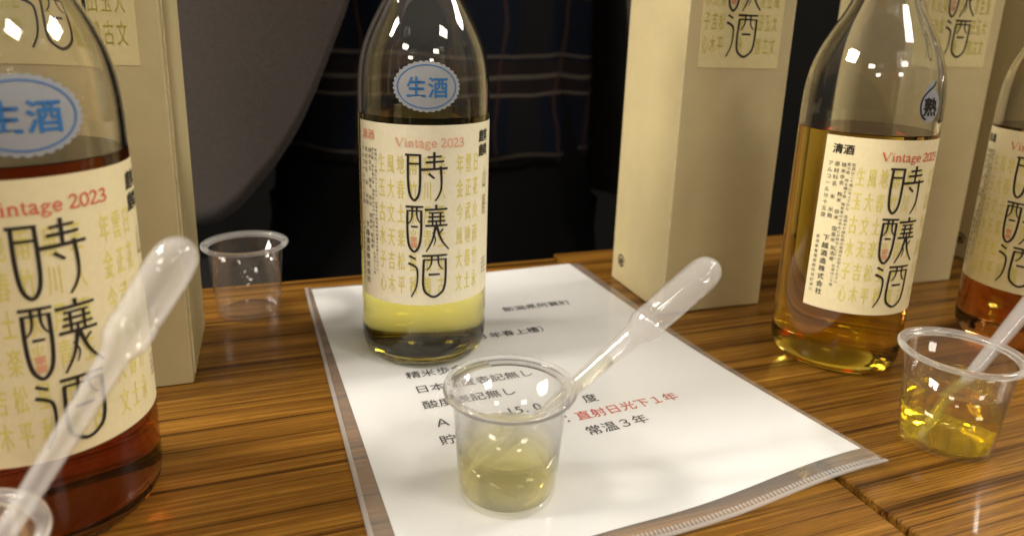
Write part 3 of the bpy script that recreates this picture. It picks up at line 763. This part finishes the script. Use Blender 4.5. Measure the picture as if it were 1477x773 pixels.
def ring_cloth(name, m, levels, a0=-180, a1=180, n=72, fold=0.0, zlow=None, xo=0.0):
    """levels: (z, half width, half depth, y offset); angle 0 faces the camera, positive to the right"""
    V, F = [], []
    full = a1 - a0 >= 359.9
    cols = n if full else n + 1
    lv = smooth_curve(levels, 8)
    zmin, zmax = levels[0][0], levels[-1][0]
    def at(z):
        for p, q in zip(lv, lv[1:]):
            if p[0] <= z <= q[0]:
                t = (z - p[0]) / max(1e-9, q[0] - p[0]); return [p[i] + (q[i] - p[i]) * t for i in range(1, 4)]
        return lv[-1][1:] if z > zmax else lv[0][1:]
    nr = 40
    for j in range(nr + 1):
        for i in range(cols):
            A = a0 + (a1 - a0) * i / n; ar = math.radians(A)
            zl = zlow(A) if zlow else zmin
            z = zl + (zmax - zl) * j / nr
            hw, hd, yo = at(z)
            fd = 1 + fold * (math.sin(A * .17 + z * 9) * math.sin(A * .071 + 1.3 - z * 5) + .4 * math.sin(A * .33 + 3 * math.sin(z * 14)))
            V.append((xo + hw * math.sin(ar) * fd, -hd * math.cos(ar) * fd + yo, z))
    for j in range(nr):
        for i in range(n):
            i2 = (i + 1) % cols
            F.append((j * cols + i, j * cols + i2, (j + 1) * cols + i2, (j + 1) * cols + i))
    o = mesh_obj(name, V, F, m, pr, True)
    so = o.modifiers.new('thick', 'SOLIDIFY'); so.thickness = .004
    return o
ring_cloth('shirt', 'plaid', [(.76, .195, .140, 0), (.92, .190, .138, 0), (1.1, .185, .138, 0), (1.3, .20, .145, 0), (1.40, .16, .12, 0), (1.46, .07, .07, -.01)], fold=.032)
TL = 0.72
def zl_l(A):   # hem of the viewer's left panel: A runs from -180 to -12
    pts = [(-180, .690), (-16.6, .700), (-14, .700), (-10.9, .705), (-7, .719), (-2.9, .741), (1.8, .768), (6.6, .804), (10.5, .843), (14.3, .887), (17.9, .93), (20.9, .99), (23.1, 1.1)]
    for (x0, y0), (x1, y1) in zip(pts, pts[1:]):
        if x0 <= A <= x1: return y0 + (y1 - y0) * (A - x0) / (x1 - x0)
    return pts[-1][1]
JL = [(.66, .285, .190, 0), (.80, .270, .182, 0), (1.0, .245, .175, 0), (1.2, .24, .17, 0), (1.36, .225, .155, 0), (1.43, .12, .10, 0)]
ring_cloth('jacket', 'jacket', [(.66, .285, .186, 0), (.80, .28, .185, 0), (1.0, .28, .185, 0), (1.2, .27, .18, 0), (1.36, .24, .16, 0), (1.43, .16, .10, 0)], -180, 23, 130, .004, zl_l, -.15)
ring_cloth('jacket_panel', 'jacket', JL, 62, 180, 70, .010, lambda A: .685 if A > 70 else .685 + (70 - A) * .012)
for s in (-1, 1):
    P = [(s * .20, .0, 1.40, .075), (s * .26, .01, 1.25, .072), (s * .305, .02, 1.12, .065), (s * .33, -.005, .98, .056), (s * .34, -.03, .87, .048)]
    V, F = [], []
    for j, (x, y, z, r) in enumerate(smooth_curve(P, 5)):
        for k in range(24): V.append((x + r * math.cos(k * math.pi / 12), y + r * math.sin(k * math.pi / 12), z))
    rows = len(V) // 24
    for j in range(rows - 1):
        for k in range(24): F.append((j * 24 + k, (j + 1) * 24 + k, (j + 1) * 24 + (k + 1) % 24, j * 24 + (k + 1) % 24))
    mesh_obj('sleeve', V, F, 'jacket', pr, True)
ring_cloth('trousers', 'trouser', [(.62, .215, .150, 0), (.80, .19, .136, 0), (1.0, .178, .130, 0)], fold=.01)
for s in (-1, 1):
    P = [(s * .105, 0, .70, .105), (s * .11, -.01, .48, .085), (s * .11, 0, .25, .075), (s * .11, .0, .06, .075)]
    V, F = [], []
    for x, y, z, r in smooth_curve(P, 5):
        for k in range(24): V.append((x + r * math.cos(k * math.pi / 12), y + r * math.sin(k * math.pi / 12), z))
    rows = len(V) // 24
    for j in range(rows - 1):
        for k in range(24): F.append((j * 24 + k, (j + 1) * 24 + k, (j + 1) * 24 + (k + 1) % 24, j * 24 + (k + 1) % 24))
    mesh_obj('trouser_leg', V, F, 'trouser', pr, True)
    bm = bmesh.new(); bmesh.ops.create_uvsphere(bm, u_segments=16, v_segments=10, radius=1)
    for v in bm.verts: v.co = Vector((s * .11 + v.co.x * .05, -.06 + v.co.y * .14, max(.0, .03 + v.co.z * .06)))
    bm_obj('shoe', bm, 'trouser', pr, True)
bm = bmesh.new(); bmesh.ops.create_uvsphere(bm, u_segments=24, v_segments=14, radius=1)
for v in bm.verts: v.co = Vector((v.co.x * .098, -.015 + v.co.y * .115, 1.68 + v.co.z * .10))
bm_obj('hair', bm, 'hair', pr, True)

# ------------------------------------------------------------------ tidy
if _font_obj is not None:
    cd = _font_obj.data; bpy.data.objects.remove(_font_obj); bpy.data.curves.remove(cd)
